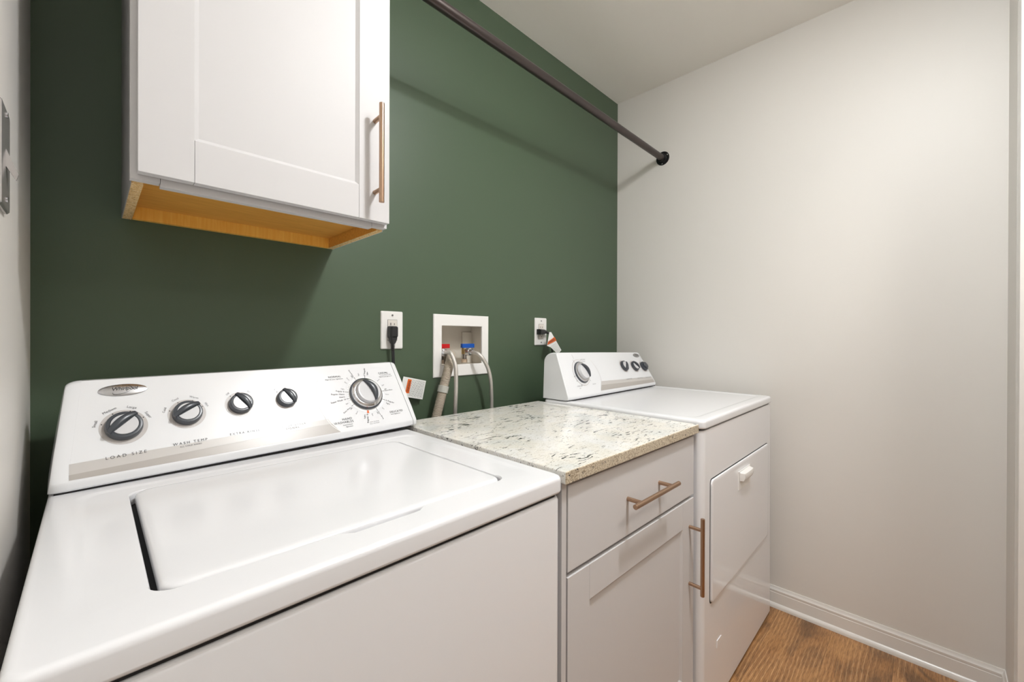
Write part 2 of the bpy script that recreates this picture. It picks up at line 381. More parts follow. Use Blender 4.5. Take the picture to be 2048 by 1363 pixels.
def dial(parent, P, s0, h0, r, ang, lift=0.024):
    fm0 = lambda x, y, z: P(s0+x, h0+y, z)
    ca, sa = math.cos(ang), math.sin(ang); fm = lambda x, y, z: P(s0+ca*x-sa*y, h0+sa*x+ca*y, z)
    n = 56
    def ring(rr, z): return [(rr*math.cos(2*math.pi*i/n), rr*math.sin(2*math.pi*i/n), z) for i in range(n)]
    b = MB().loft([ring(r*0.97, 0.0005), ring(r, 0.002), ring(r, 0.006), ring(r*0.95, 0.0075), ring(r*0.85, 0.0075)]).mapped(fm0)
    d = obj('timer_dial', b, M['knob'], parent)
    b = MB().loft([ring(r*0.93, 0.0065), ring(r*0.93, 0.009), ring(r*0.91, 0.0115), ring(r*0.80, 0.0135), ring(r*0.74, 0.0135), ring(r*0.70, 0.012)]).mapped(fm0)
    obj('chrome_skirt', b, M['chrome'], d)
    b = MB().loft([ring(r*0.72, 0.010), ring(r*0.71, lift*0.8), ring(r*0.68, lift), ring(r*0.60, lift+0.001)]).mapped(fm0)
    obj('dial_hub', b, M['knobface'], d)
    L_ = r*0.70; loops = []
    for i in range(17):
        q = -1+2*i/16; x = q*L_; yc = r*0.02+r*0.22*(1-q*q); wdt = r*(0.07+0.085*(1-q*q)); top = lift+r*0.26*(1-0.6*q*q)
        loops.append([(x, yc-wdt, lift-0.003), (x, yc-wdt*0.9, top*0.85+lift*0.15), (x, yc-wdt*0.45, top), (x, yc+wdt*0.5, top), (x, yc+wdt*0.95, top*0.85+lift*0.15), (x, yc+wdt, lift-0.003)])
    obj('grip_ridge', MB().loft(loops).mapped(fm), M['knob'], d)
    return d
def badge(parent, P, s0, h0, a, b_, size):
    n = 40; ring = lambda k, z: [P(s0+a*k*math.cos(2*math.pi*i/n), h0+b_*k*math.sin(2*math.pi*i/n), z) for i in range(n)]
    bd = obj('oval_badge', MB().loft([ring(1, 0.0003), ring(0.99, 0.0014), ring(0.9, 0.0022), ring(0.6, 0.003), ring(0.2, 0.0034)]), M['steel'], parent, label='silver oval maker badge')
    mb = MB(); vs, fs = text_geo('Whirlpool', size, 0, s0+a*0.05, h0+b_*0.12, shear=0.25, space=0.9)
    mb.add([P(x, y, 0.0037) for x, y, z in vs], fs)
    pts = [(s0-a*0.05+a*0.42*math.sin(q*5.0)*(1-q*0.1), h0-b_*0.05+b_*0.75*math.cos(q*4.2)) for q in [i/24 for i in range(25)]]
    mb.loft([[P(x, y, 0.0036), P(x+0.0004, y+0.0005, 0.0036)] for x, y in pts], False, False, closed=False)
    obj('badge_lettering', mb, M['print'], bd, smooth=False)
def poly_strip(P, top, bot, off=0.0004):
    mb = MB(); loops = [[P(*a, off), P(*b, off)] for a, b in zip(top, bot)]
    mb.loft(loops, False, False, closed=False); return mb

# ------------------------------------------------------------------ washing machine
WX0, WX1, WY0, WY1, WZ = -0.052, 0.632, -0.7593, -0.10, 0.903
ws = thing('washing_machine', ((WX0+WX1)/2, (WY0+WY1)/2, 0), 'white top-loading washing machine under the wall cabinet, lid closed', 'washing machine')
b = MB()
r_ = 0.016
body = lambda i: rrect(WX0+0.003+i, WX1-0.003-i, WY0+0.004+i, WY1-i, r_)
b.loft([at(body(0), 0.02), at(body(0), WZ-0.046), at(body(0.0015), WZ-0.0415), at(body(0.006), WZ-0.039), at(body(0.012), WZ-0.038)])
obj('cabinet_body', b, M['enamel'], ws)
obj('top_seam', MB().loft([at(body(0.004), WZ-0.0385), at(body(0.004), WZ-0.032)]), M['dark'], ws)
for x in (WX0+0.05, WX1-0.05):
    for y in (WY0+0.06, WY1-0.06): obj('levelling_foot', MB().rod((x, y, 0), (x, y, 0.022), 0.02), M['rubber'], ws)
# deck with lid opening, all one loft from the skirt over the edge to the trough floor
LX0, LX1, LY0, LY1 = 0.0500, 0.5370, -0.6900, -0.298
def opening(gl, g, notch, r=0.024):
    L = rrect(LX0-gl, LX1+g, LY0-g, LY1+g, r, 8, 40); out = []
    for x, y in L:
        if y < LY0-g+1e-5 and notch:
            q = min(1, max(0, (x-0.232)/0.010)) * min(1, max(0, (0.366-x)/0.022)); q = q*q*(3-2*q); y -= notch*q
        out.append((x, y))
    return out
O2 = lambda i, r: rrect(WX0+i, WX1-i, WY0+i, WY1-i, r, 8, 40)
dk = MB().loft([at(O2(0.003, r_), WZ-0.0325), at(O2(0.0005, r_), WZ-0.030), at(O2(0, r_), WZ-0.027), at(O2(0, r_), WZ-0.0085), at(O2(0.0008, r_), WZ-0.0046),
    at(O2(0.0026, r_), WZ-0.0018), at(O2(0.0056, r_), WZ-0.0003), at(O2(0.0095, r_), WZ), at(rrect(WX0+0.030, WX1-0.024, -0.728, -0.262, 0.03, 8, 40), WZ),
    at(rrect(WX0+0.036, WX1-0.029, -0.724, -0.266, 0.028, 8, 40), WZ-0.0004), at(rrect(WX0+0.042, WX1-0.034, -0.721, -0.270, 0.027, 8, 40), WZ-0.0018), at(rrect(WX0+0.047, WX1-0.039, -0.7195, -0.274, 0.026, 8, 40), WZ-0.0022),
    at(opening(0.0088, 0.0060, 0.0115), WZ-0.0022), at(opening(0.0075, 0.0048, 0.0105), WZ-0.0030), at(opening(0.0068, 0.0040, 0.0095), WZ-0.0055), at(opening(0.0066, 0.0038, 0.0090), WZ-0.024)], True, False)
for v in dk.v:      # the shallow pressed step fades out towards the front edge
    if v.z > WZ-0.0023 and v.y > -0.73 and WX0+0.025 < v.x < WX1-0.02:
        q = min(1, max(0, (v.y+0.690)/0.04)); v.z = WZ-(WZ-v.z)*q
obj('top_deck', dk, M['enameltop'], ws, sharp=50)
obj('lid_trough', MB().loft([at(opening(0.0070, 0.0032, 0.0095), WZ-0.0245), at(opening(0.0070, 0.0032, 0.0095), WZ-0.0215)]), M['dark'], ws)
lr = lambda i: rrect(LX0+i, LX1-i, LY0+i, LY1-i, 0.022, 8, 40)
zt = WZ+0.0005
obj('lid', MB().loft([at(lr(0.003), zt-0.018), at(lr(0.0), zt-0.014), at(lr(0), zt-0.006), at(lr(0.001), zt-0.003), at(lr(0.0032), zt-0.0011), at(lr(0.007), zt-0.0002), at(lr(0.013), zt+0.0002), at(lr(0.06), zt+0.0006), at(lr(0.15), zt+0.001)]), M['enameltop'], ws, sharp=50)
# finger scoop below the lid front edge
obj('finger_scoop', MB().loft([[(x_, LY0-0.0125, WZ-0.0215), (x_, LY0-0.0122, WZ-0.0100), (x_, LY0-0.0070, WZ-0.0125), (x_, LY0-0.0014, WZ-0.0175), (x_, LY0-0.0012, WZ-0.0215)] for x_ in (0.2440, 0.3440)]), M['plasticw'], ws)

# control console
PW, QW = frame_map((-0.0483, -0.2467, WZ+0.0015), 0.0395, 0.0103, 31.5, 31.5, 0.70, 0.019)
tW = lambda s_: 31.5
K1, K2 = 0.115, -0.09
con = console_loft(QW, tW, 0.019, 0.184, 0.17, 0.05, [(0.0178, K1, 1), (0.35, 0.0, 1), (0.6875, K2, 1)])
con_o = obj('control_console', con, M['plasticw'], ws, sharp=28)
def cap(sb, so, k):
    st = [(sb, k, 1.0)]
    for i in range(1, 7):
        q = i/6*math.pi/2; st.append((sb+(so-sb)*math.sin(q), k, 1-(1-math.cos(q))*0.10))
    return console_loft(QW, tW, 0.019, 0.184, 0.17, 0.05, st)
obj('console_end_cap', cap(0.01778, -0.003, K1), M['plasticw'], ws, sharp=60)
obj('console_end_cap', cap(0.6888, 0.7035, K2), M['plasticw'], ws, sharp=60)
obj('cap_joint', console_loft(QW, tW, 0.019, 0.184, 0.17, 0.05, [(0.0300, K1, 0.988), (0.35, 0, 0.988), (0.6890, K2, 0.988)]), M['dark'], ws)
obj('console_gasket', MB().loft([[QW(sx_, 0.006, -0.0018), QW(sx_, 0.16, -0.0018), QW(sx_, 0.16, 0.002), QW(sx_, 0.006, 0.002)] for sx_ in (0.004, 0.684)]), M['dark'], ws)

# printed fascia bands (upper pale, lower darker wedge), ending on the dial panel arc
def lerp_strip(x0, x1, y0a, y0b, y1a, y1b, n=20, edge=None):
    tp = []; bt = []
    for i in range(n+1):
        q = i/n; x = x0+(x1-x0)*q; tp.append((x, y0a+(y0b-y0a)*q)); bt.append((x+(edge if (edge and i == n) else 0), y1a+(y1b-y1a)*q))
    return tp, bt
tp, bt = lerp_strip(0.0215, 0.4560, 0.0291, 0.0395, 0.0105, 0.0262, edge=0.0065)
obj('graphic_band', poly_strip(PW, tp, bt), M['band1'], ws, smooth=False)
tp, bt = lerp_strip(0.0212, 0.4625, 0.0105, 0.0262, 0.0012, 0.0012, edge=0.017)
obj('graphic_band', poly_strip(PW, tp, bt), M['band2'], ws, smooth=False)
arc = [(0.4575, 0.1503), (0.4490, 0.131), (0.4445, 0.112), (0.4425, 0.096), (0.4425, 0.080), (0.4450, 0.066), (0.4482, 0.053), (0.4520, 0.0410), (0.4560, 0.0313), (0.4625, 0.020), (0.480, 0.0012)]
arcv = [(v.x, v.y) for v in smooth_path([(x, y, 0) for x, y in arc], 4)]
obj('panel_arc', poly_strip(PW, [(x-0.0009, y) for x, y in arcv], [(x+0.0009, y) for x, y in arcv], 0.0006), M['arc'], ws, smooth=False)

def lettering(parent, P, items, m, off=0.0007, name='printed_label'):
    for it in items:
        mb = MB()
        txt, x, y, sz = it[:4]; rot = it[4] if len(it) > 4 else 0; al = it[5] if len(it) > 5 else 'CENTER'; sp = it[6] if len(it) > 6 else 1.1
        vs, fs = text_geo(txt, sz, rot, x, y, al, space=sp); mb.add([P(a, b_, off) for a, b_, z in vs], fs)
        obj(name, mb, m, parent, smooth=False)
    return MB()
def ring_text(items, s0, h0, rad, sz):
    out = []
    for txt, deg in items:
        a = math.radians(deg); out.append((txt, s0+rad*math.cos(a), h0+rad*math.sin(a), sz, a-math.pi/2, 'CENTER', 1.05))
    return out
def dots(mb, P, s0, h0, rad, degs, r=0.0011, off=0.0007):
    for d in degs:
        a = math.radians(d); cx, cy = s0+rad*math.cos(a), h0+rad*math.sin(a)
        obj('position_dot', MB().add([P(cx+r*math.cos(2*math.pi*i/10), cy+r*math.sin(2*math.pi*i/10), off) for i in range(10)], [list(range(10))]), M['print'], mb, smooth=False)
def ticks(mb, P, s0, h0, r0, r1, degs, w_=0.0005, off=0.0007, m_=None):
    m_ = m_ or M['print']
    for d in degs:
        a = math.radians(d); ux, uy = math.cos(a), math.sin(a); px, py = -uy*w_, ux*w_
        obj('tick_mark', MB().add([P(s0+ux*r0+px, h0+uy*r0+py, off), P(s0+ux*r1+px, h0+uy*r1+py, off), P(s0+ux*r1-px, h0+uy*r1-py, off), P(s0+ux*r0-px, h0+uy*r0-py, off)], [[0, 1, 2, 3]]), m_, mb, smooth=False)
K = [(0.0915, 0.0843, 0.0265, 0.0335), (0.1857, 0.0958, 0.0245, 0.0310), (0.2797, 0.1037, 0.0225, 0.0290), (0.3735, 0.1047, 0.0215, 0.0290)]
LT = [('LOAD SIZE', 0.0925, 0.0297, 0.0078, 0.035, 'CENTER', 1.55), ('WASH TEMP', 0.1857, 0.0352, 0.0072, 0.02, 'CENTER', 1.5), ('ALL COLD RINSES', 0.1857, 0.0285, 0.0040, 0.02, 'CENTER', 1.1),
      ('EXTRA RINSE', 0.2793, 0.0379, 0.0066, 0.0, 'CENTER', 1.5), ('END OF CYCLE', 0.3733, 0.0380, 0.0062, 0, 'CENTER', 1.5), ('SIGNAL', 0.3733, 0.0305, 0.0062, 0, 'CENTER', 1.5),
      ('NORMAL', 0.4985, 0.1512, 0.0076), ('High & Low Agitation', 0.4960, 0.1445, 0.0048), ('CASUAL', 0.6385, 0.1514, 0.0076), ('Permanent Press', 0.6440, 0.1455, 0.0046), ('High & Low Agitation', 0.6430, 0.1400, 0.0042),
      ('DELICATES', 0.6430, 0.0316, 0.0076), ('Low Agitation', 0.6390, 0.0252, 0.0046), ('HAND', 0.5027, 0.0318, 0.0084), ('WASHABLES', 0.4925, 0.0238, 0.0084), ('Intermittent', 0.5010, 0.0165, 0.0046), ('Agitation', 0.5040, 0.0115, 0.0046)]
DX_, DY_ = 0.5700, 0.0932
def rad_text(txt, deg, r0, sz, flip=False):
    a = math.radians(deg); x, y = DX_+r0*math.cos(a), DY_+r0*math.sin(a)
    return (txt, x, y, sz, a+(math.pi if flip else 0), 'RIGHT' if flip else 'LEFT', 1.05)
LT += [rad_text('Super Wash 16', 188, 0.058, 0.0062, True), rad_text('Heavy', 181, 0.058, 0.0058, True), rad_text('Regular Heavy', 174, 0.058, 0.0056, True), rad_text('Regular 8', 167, 0.058, 0.0054, True),
       rad_text('Extra Rinse', 212, 0.060, 0.0052, True), rad_text('Regular 8', 259, 0.058, 0.0062, True), rad_text('Light', 252, 0.060, 0.0058, True), rad_text('Extra Rinse', 291, 0.058, 0.0052),
       rad_text('6 Regular', 334, 0.058, 0.0062), rad_text('Light', 327, 0.060, 0.0058), rad_text('Extra Rinse', 3, 0.058, 0.0048), rad_text('Off', 7, 0.058, 0.0048), rad_text('7 Regular', 78, 0.056, 0.0060), rad_text('Light', 71, 0.058, 0.0054),
       rad_text('Extra Rinse', 111, 0.058, 0.0046, True), rad_text('Off', 115, 0.057, 0.0050, True), rad_text('Off', 216, 0.058, 0.0048, True), rad_text('Off', 287, 0.057, 0.0046)]
lettering(con_o, PW, LT, M['print'])
lettering(con_o, PW, ring_text([('Small', 163), ('Medium', 118), ('Large', 72), ('Super', 28)], K[0][0], K[0][1], 0.0395, 0.0062)
    + ring_text([('Cold', 160), ('Cool', 117), ('Warm', 68), ('Hot', 25)], K[1][0], K[1][1], 0.0372, 0.0058) + ring_text([('Off', 128), ('On', 55)], K[2][0], K[2][1], 0.0340, 0.0054)
    + ring_text([('Off', 132), ('On', 50)], K[3][0], K[3][1], 0.0335, 0.0054)
    + [rad_text(tt, dd, rr, 0.0044, fl) for tt, dd, rr, fl in (('Rinse', 128, 0.056, True), ('Spin', 140, 0.056, True), ('Light', 160, 0.058, True), ('Spin', 95, 0.056, False), ('Rinse', 38, 0.056, False), ('Spin', 20, 0.057, False), ('Rinse', 352, 0.057, False), ('Spin', 308, 0.057, False), ('Spin', 272, 0.057, False), ('Rinse', 232, 0.057, True), ('Spin', 200, 0.057, True))]
    + [('PUSH TO STOP', 0.572, 0.0128, 0.0036), ('PULL TO START', 0.572, 0.0080, 0.0036)], M['printgrey'])
ticks(con_o, PW, DX_, DY_, 0.047, 0.056, (111, 78, 3, 334, 291, 259, 212, 188, 167))
dots(con_o, PW, K[0][0], K[0][1], 0.0310, (163, 118, 72, 28)); dots(con_o, PW, K[1][0], K[1][1], 0.0288, (160, 117, 68, 25)); dots(con_o, PW, K[2][0], K[2][1], 0.0268, (128, 55)); dots(con_o, PW, K[3][0], K[3][1], 0.0262, (132,))
ticks(con_o, PW, DX_, DY_, 0.0465, 0.051, [140+6*i for i in range(10)], 0.0003, m_=M['printgrey'])
n = 56; ring = lambda rr, z: [PW(DX_+rr*math.cos(2*math.pi*i/n), DY_+rr*math.sin(2*math.pi*i/n), z) for i in range(n)]
obj('dial_plate', MB().loft([ring(0.0525, 0.0002), ring(0.0525, 0.0005)]), M['arc'], ws)
b = MB(); a0 = math.radians(259)
b.add([PW(DX_+rr*math.cos(a)+0, DY_+rr*math.sin(a), 0.0008) for rr, a in ((0.0475, a0-0.01), (0.0555, a0-0.01), (0.0555, a0+0.09), (0.0475, a0+0.09))], [[0, 1, 2, 3]])
obj('orange_mark', b, M['orange'], ws, smooth=False)
for (s0, h0, r, rg), ang in zip(K, (42, 30, -58, -62)): knob(ws, PW, s0, h0, r, math.radians(ang), ringr=rg)
dial(ws, PW, DX_, DY_, 0.0450, math.radians(-72))
badge(ws, PW, 0.0932, 0.1593, 0.0350, 0.0122, 0.0098)

# ------------------------------------------------------------------ dryer
DX0_, DX1_, DY0, DY1, DZT = 1.267, 2.020, -0.7825, -0.162, 0.919
dr = thing('clothes_dryer', (1.645, -0.45, 0), 'white front-loading clothes dryer in the corner beside the right wall', 'dryer')
bd_ = lambda i, e=0.0: rrect(DX0_+0.004+i, DX1_+0.004+e-i, DY0+0.004+i, DY1-i, 0.020)
obj('cabinet_body', MB().loft([at(bd_(0, 0.012), 0.012), at(bd_(0), DZT-0.040), at(bd_(0.0015), DZT-0.034), at(bd_(0.006), DZT-0.0315), at(bd_(0.012), DZT-0.031)]), M['enamel'], dr)
obj('top_seam', MB().loft([at(bd_(0.0042), DZT-0.0315), at(bd_(0.0042), DZT-0.027)]), M['dark'], dr)
for x in (DX0_+0.06, DX1_-0.06):
    for y in (DY0+0.07, DY1-0.07): obj('levelling_foot', MB().rod((x, y, 0), (x, y, 0.014), 0.02), M['rubber'], dr)
tp_ = lambda i, r=0.02: rrect(DX0_+i, DX1_-i, DY0+i, DY1-i, r)
obj('top_panel', MB().loft([at(tp_(0.003), DZT-0.0275), at(tp_(0.0005), DZT-0.0255), at(tp_(0), DZT-0.022), at(tp_(0), DZT-0.009), at(tp_(0.0012), DZT-0.0045), at(tp_(0.004), DZT-0.0015), at(tp_(0.009), DZT),
    at(tp_(0.032, 0.03), DZT), at(tp_(0.037, 0.028), DZT-0.0005), at(tp_(0.043, 0.027), DZT-0.002), at(tp_(0.048, 0.025), DZT-0.0024)]), M['enameltop'], dr, sharp=50)
# door
EX0, EX1, EZ0, EZ1 = 1.330, 1.962, 0.352, 0.729; YB = DY0+0.004
def vrect(i, y, r=0.014): return [(x, y, z) for x, z in rrect(EX0+i, EX1-i, EZ0+i, EZ1-i, r)]
obj('door_shadow_gap', MB().loft([vrect(-0.0030, YB+0.004), vrect(-0.0030, YB-0.0006), vrect(-0.0015, YB-0.0008)]), M['dark'], dr)
door = obj('door', MB().loft([vrect(0, YB+0.002), vrect(0, YB-0.0030), vrect(0.0012, YB-0.0052), vrect(0.004, YB-0.0062), vrect(0.01, YB-0.0066)]), M['enamel'], dr)
yl = YB-0.0066
b = MB()
b.box(1.572, 1.702, yl-0.0025, yl+0.001, 0.636, 0.700, 0.0012)
lt = obj('door_latch_plate', b, M['plate'], door)
b = MB().loft([[(x, yl-0.003, 0.698), (x, yl-0.017*k, 0.694), (x, yl-0.019*k, 0.680), (x, yl-0.014*k, 0.668), (x, yl-0.003, 0.664)] for x, k in ((1.580, 0.3), (1.586, 1.0), (1.610, 1.12), (1.660, 1.12), (1.686, 1.0), (1.694, 0.3))])
obj('latch_pull', b, M['plate'], lt)
obj('front_nameplate', MB().box(1.390, 1.428, YB-0.0022, YB+0.001, 0.184, 0.208, 0.001), M['enamel'], dr)

PD, QD = frame_map((1.268, -0.285, DZT+0.0015), 0.012, 0.0, 21, 34, 0.745, 0.015)
tD = lambda s_: 21+13*s_/0.745
def endst(sb, so, k, n=5, amt=0.05): return [(sb+(so-sb)*math.sin(i/n*math.pi/2), k, 1-(1-math.cos(i/n*math.pi/2))*amt) for i in range(1, n+1)]
st = endst(0.008, 0.0, 0.04)[::-1] + [(0.008, 0.04, 1.0)] + [(0.1*i, 0.0, 1.0) for i in range(1, 7)] + [(0.722, 0.03, 1.0)] + endst(0.722, 0.742, 0.02, 5, 0.10)
con_d = obj('control_console', console_loft(QD, tD, 0.015, 0.178, 0.125, 0.035, st), M['plasticw'], dr, sharp=32)
obj('console_gasket', MB().loft([[QD(sx_, 0.004, -0.0018), QD(sx_, 0.12, -0.0018), QD(sx_, 0.12, 0.002), QD(sx_, 0.004, 0.002)] for sx_ in (0.006, 0.735)]), M['dark'], dr)
tp, bt = lerp_strip(0.2600, 0.7260, 0.0447, 0.0340, 0.0282, 0.0195)
obj('graphic_band', poly_strip(PD, tp, [(x-0.010*(1-i/20), y) for i, (x, y) in enumerate(bt)], 0.0008), M['band1'], dr, smooth=False)
tp, bt = lerp_strip(0.2500, 0.7260, 0.0282, 0.0195, 0.0048, 0.0036)
obj('graphic_band', poly_strip(PD, tp, [(x-0.018*(1-i/20), y) for i, (x, y) in enumerate(bt)], 0.0008), M['band2'], dr, smooth=False)
arcd = [(v.x, v.y) for v in smooth_path([(0.2389, 0.1412, 0), (0.2545, 0.118, 0), (0.2635, 0.098, 0), (0.2670, 0.078, 0), (0.2655, 0.060, 0), (0.2600, 0.0447, 0), (0.2480, 0.0282, 0), (0.2310, 0.0050, 0)], 4)]
obj('panel_arc', poly_strip(PD, [(x-0.0007, y) for x, y in arcd], [(x+0.0007, y) for x, y in arcd], 0.0010), M['ring'], dr, smooth=False)
DD = (0.1355, 0.0915)
lettering(con_d, PD, [('AUTO DRY', 0.180, 0.146, 0.0070), ('Normal', 0.183, 0.138, 0.0060), ('TIMED DRY', 0.095, 0.0360, 0.0066), ('OFF', 0.094, 0.0270, 0.0060), ('AIR DRY', 0.200, 0.0367, 0.0062), ('TEMPERATURE', 0.4985, 0.0375, 0.0075), ('END OF CYCLE', 0.6045, 0.0350, 0.0070), ('PUSH TO START', 0.690, 0.0335, 0.0070)], M['printgrey'], off=0.0011)
ticks(con_d, PD, DD[0], DD[1], 0.045, 0.062, (118, 30, 10, 245, 215, 195, 320), 0.0007, 0.0011, M['printgrey'])
ticks(con_d, PD, DD[0], DD[1], 0.062, 0.082, (108,), 0.0005, 0.0011, M['printgrey'])
b = MB(); n = 56; ring = lambda rr, z: [PD(DD[0]+rr*math.cos(2*math.pi*i/n), DD[1]+rr*math.sin(2*math.pi*i/n), z) for i in range(n)]
obj('dial_plate', MB().loft([ring(0.0560, 0.0003), ring(0.0560, 0.0008)]), M['ring'], dr)
obj('dial_plate', MB().loft([ring(0.0535, 0.0003), ring(0.0535, 0.0011)]), M['plasticw'], dr)
dial(dr, PD, DD[0], DD[1], 0.0450, math.radians(-60))
knob(dr, PD, 0.5060, 0.1040, 0.0255, math.radians(-135), ringr=0.0315)
knob(dr, PD, 0.6085, 0.0990, 0.0255, math.radians(-45), ringr=0.0315)
knob(dr, PD, 0.7000, 0.0940, 0.0245, 0, ringr=0.0300, solid=True, name='start_button')
badge(dr, PD, 0.6950, 0.1600, 0.0340, 0.0115, 0.0092)

# ------------------------------------------------------------------ base cabinet and worktop between the machines
BA = -0.0142; BO = Vector((0.636, -0.7605, 0))
def BB(x, y, z):   # cabinet frame: x to the right along the front, y back into the cabinet
    return BO + Vector((math.cos(BA)*x-math.sin(BA)*y, math.sin(BA)*x+math.cos(BA)*y, z))
b = MB().box(0.0, 0.628, 0.0, 0.630, 0.8820, 0.9075, 0.0035, 3); 
top = MB(); nf = len(b.f)
for f in b.f:
    c_ = sum((b.v[i] for i in f), Vector())/len(f); 
    b.mi[b.f.index(f)] = 1 if (c_.y < 0.0012) else 0
b.mapped(lambda x, y, z: (x-(0.010*y/0.63 if x > 0.3 else 0), y, z)); o = obj('granite_worktop', b.mapped(BB), [M['granite'], M['graniteedge']])
tag(o, 'cream speckled granite worktop between the washer and the dryer', 'worktop')
bc = thing('base_cabinet', BB(0.314, 0.30, 0), 'white base cabinet with one drawer and one door under the granite worktop', 'cabinet')
b = MB(); 
b.box(0.008, 0.624, 0.0335, 0.620, 0.10, 0.8818); b.box(0.03, 0.61, 0.095, 0.60, 0.0, 0.10)
obj('carcass', b.mapped(BB), M['cab'], bc, smooth=False)
obj('side_filler', MB().box(0.004, 0.0185, 0.0130, 0.0335, 0.10, 0.8815, 0.001).mapped(BB), M['cab'], bc)
d_ = obj('drawer_front', MB().box(0.0215, 0.6200, 0.0115, 0.0320, 0.702, 0.8735, 0.0018).mapped(BB), M['cab'], bc)
def bar_handle(parent, a, b_, posts, out, r=0.0058, mapf=BB):
    """a,b_: bar ends; posts: positions on the face; out: vector from face to bar"""
    mb = MB().rod(a, b_, r, 24, 0.0008); 
    h = obj('bar_handle', mb.mapped(mapf), M['bronze'], parent, label='brushed bronze bar handle')
    for p in posts: obj('mounting_post', MB().rod(p, Vector(p)+Vector(out), r*0.86, 20).mapped(mapf), M['bronze'], h)
bar_handle(d_, (0.2120, -0.0265, 0.788), (0.4340, -0.0265, 0.788), [(0.245, 0.0115, 0.788), (0.401, 0.0115, 0.788)], (0, -0.036, 0))
# shaker door: frame of four members lofted as one with a recessed panel
def shaker(x0, x1, z0, z1, yf, th, st, rec, mapf, lr=None):
    l = st; mb = MB(); e = 0.0003; bv = 0.0011
    R_ = lambda i, y: [(x0+i, y, z0+i), (x1-i, y, z0+i), (x1-i, y, z1-i), (x0+i, y, z1-i)]
    mb.box(x0, x0+l, yf, yf+th, z0, z1, bv); mb.box(x1-l, x1, yf, yf+th, z0, z1, bv)          # stiles run full height
    mb.box(x0+l+e, x1-l-e, yf+0.0002, yf+th, z0, z0+l, bv); mb.box(x0+l+e, x1-l-e, yf+0.0002, yf+th, z1-l, z1, bv)
    mb.loft([R_(l-0.002, yf+0.004), R_(l-0.0002, yf+0.0008), R_(l+0.0060, yf+rec-0.0006), R_(l+0.0068, yf+rec)], False, True)
    mb.loft([R_(l-0.004, yf+rec+0.002), R_(l-0.004, yf+rec+0.006)])
    return mb.mapped(mapf)
dd = obj('door', shaker(0.0215, 0.6205, 0.112, 0.6915, 0.0115, 0.0205, 0.0735, 0.0065, BB), M['cab'], bc, sharp=20)
bar_handle(dd, (0.5900, -0.0265, 0.427), (0.5900, -0.0265, 0.648), [(0.5900, 0.0115, 0.449), (0.5900, 0.0115, 0.614)], (0, -0.036, 0))

# ------------------------------------------------------------------ wall cabinet
kx0, kx1, kyf, kz0, kz1 = 0.0433, 0.5018, -0.3196, 1.4195, 2.183
wc = thing('wall_cabinet', ((kx0+kx1)/2, kyf/2, kz0), 'white shaker wall cabinet hanging on the green wall above the washing machine', 'cabinet')
T = 0.0175; rc = 0.0275
obj('side_panel', MB().box(kx0+0.001, kx0+0.0025, kyf+0.019, -0.001, kz0, kz1), M['cabside'], wc, smooth=False, label='darker grey outer side skin')
obj('side_board', MB().box(kx0+0.0025, kx0+T, kyf+0.019, -0.001, kz0+0.0002, kz1), M['particle'], wc, smooth=False, label='raw particle board lower edge')
obj('side_panel', MB().box(kx1-0.0025, kx1-0.001, kyf+0.019, -0.001, kz0, kz1), M['cab'], wc, smooth=False)
obj('side_board', MB().box(kx1-T, kx1-0.0025, kyf+0.019, -0.001, kz0+0.0002, kz1), M['particle'], wc, smooth=False)
obj('inner_side_veneer', MB().box(kx1-T-0.0008, kx1-T, kyf+0.019, -0.016, kz0+0.0004, kz0+rc), M['maple'], wc, smooth=False)
obj('inner_side_veneer', MB().box(kx0+T, kx0+T+0.0008, kyf+0.019, -0.016, kz0+0.0004, kz0+rc), M['maple'], wc, smooth=False)
obj('bottom_panel', MB().box(kx0+T+0.001, kx1-T-0.001, kyf+0.019, -0.016, kz0+rc, kz0+rc+0.012), M['maple'], wc, smooth=False, label='honey maple veneered underside')
obj('hanging_rail', MB().box(kx0+T+0.001, kx1-T-0.001, -0.0155, -0.001, kz0+0.0004, kz0+0.075), M['maple_lit'], wc, smooth=False, label='honey maple back rail painted in a lit tone')
obj('back_panel', MB().box(kx0+T, kx1-T, -0.015, -0.004, kz0+0.076, kz1-0.014), M['maple'], wc, smooth=False)
obj('top_panel', MB().box(kx0+T, kx1-T, kyf+0.019, -0.003, kz1-0.013, kz1), M['maple'], wc, smooth=False)
b = MB()
b.box(kx0, kx0+0.038, kyf, kyf+0.0188, kz0+0.004, kz1, 0.0008); b.box(kx1-0.038, kx1, kyf, kyf+0.0188, kz0+0.004, kz1, 0.0008)
b.box(kx0+0.0385, kx1-0.0385, kyf+0.0004, kyf+0.0184, kz0-0.001, kz0+0.045, 0.0008); b.box(kx0+0.0385, kx1-0.0385, kyf+0.0004, kyf+0.0184, kz1-0.04, kz1, 0.0008)
obj('face_frame', b, M['cab'], wc)
idm = lambda x, y, z: Vector((x, y, z))
ux0, ux1, uy = 0.0517, 0.4972, -0.3404
dw = obj('door', shaker(ux0, ux1, 1.4312, kz1-0.008, uy, 0.0190, 0.0740, 0.0070, idm), M['cab'], wc, sharp=20)
bar_handle(dw, (0.4590, uy-0.0350, 1.4655), (0.4590, uy-0.0350, 1.6885), [(0.4600, uy, 1.4960), (0.4600, uy, 1.6600)], (-0.001, -0.035, 0), mapf=idm)

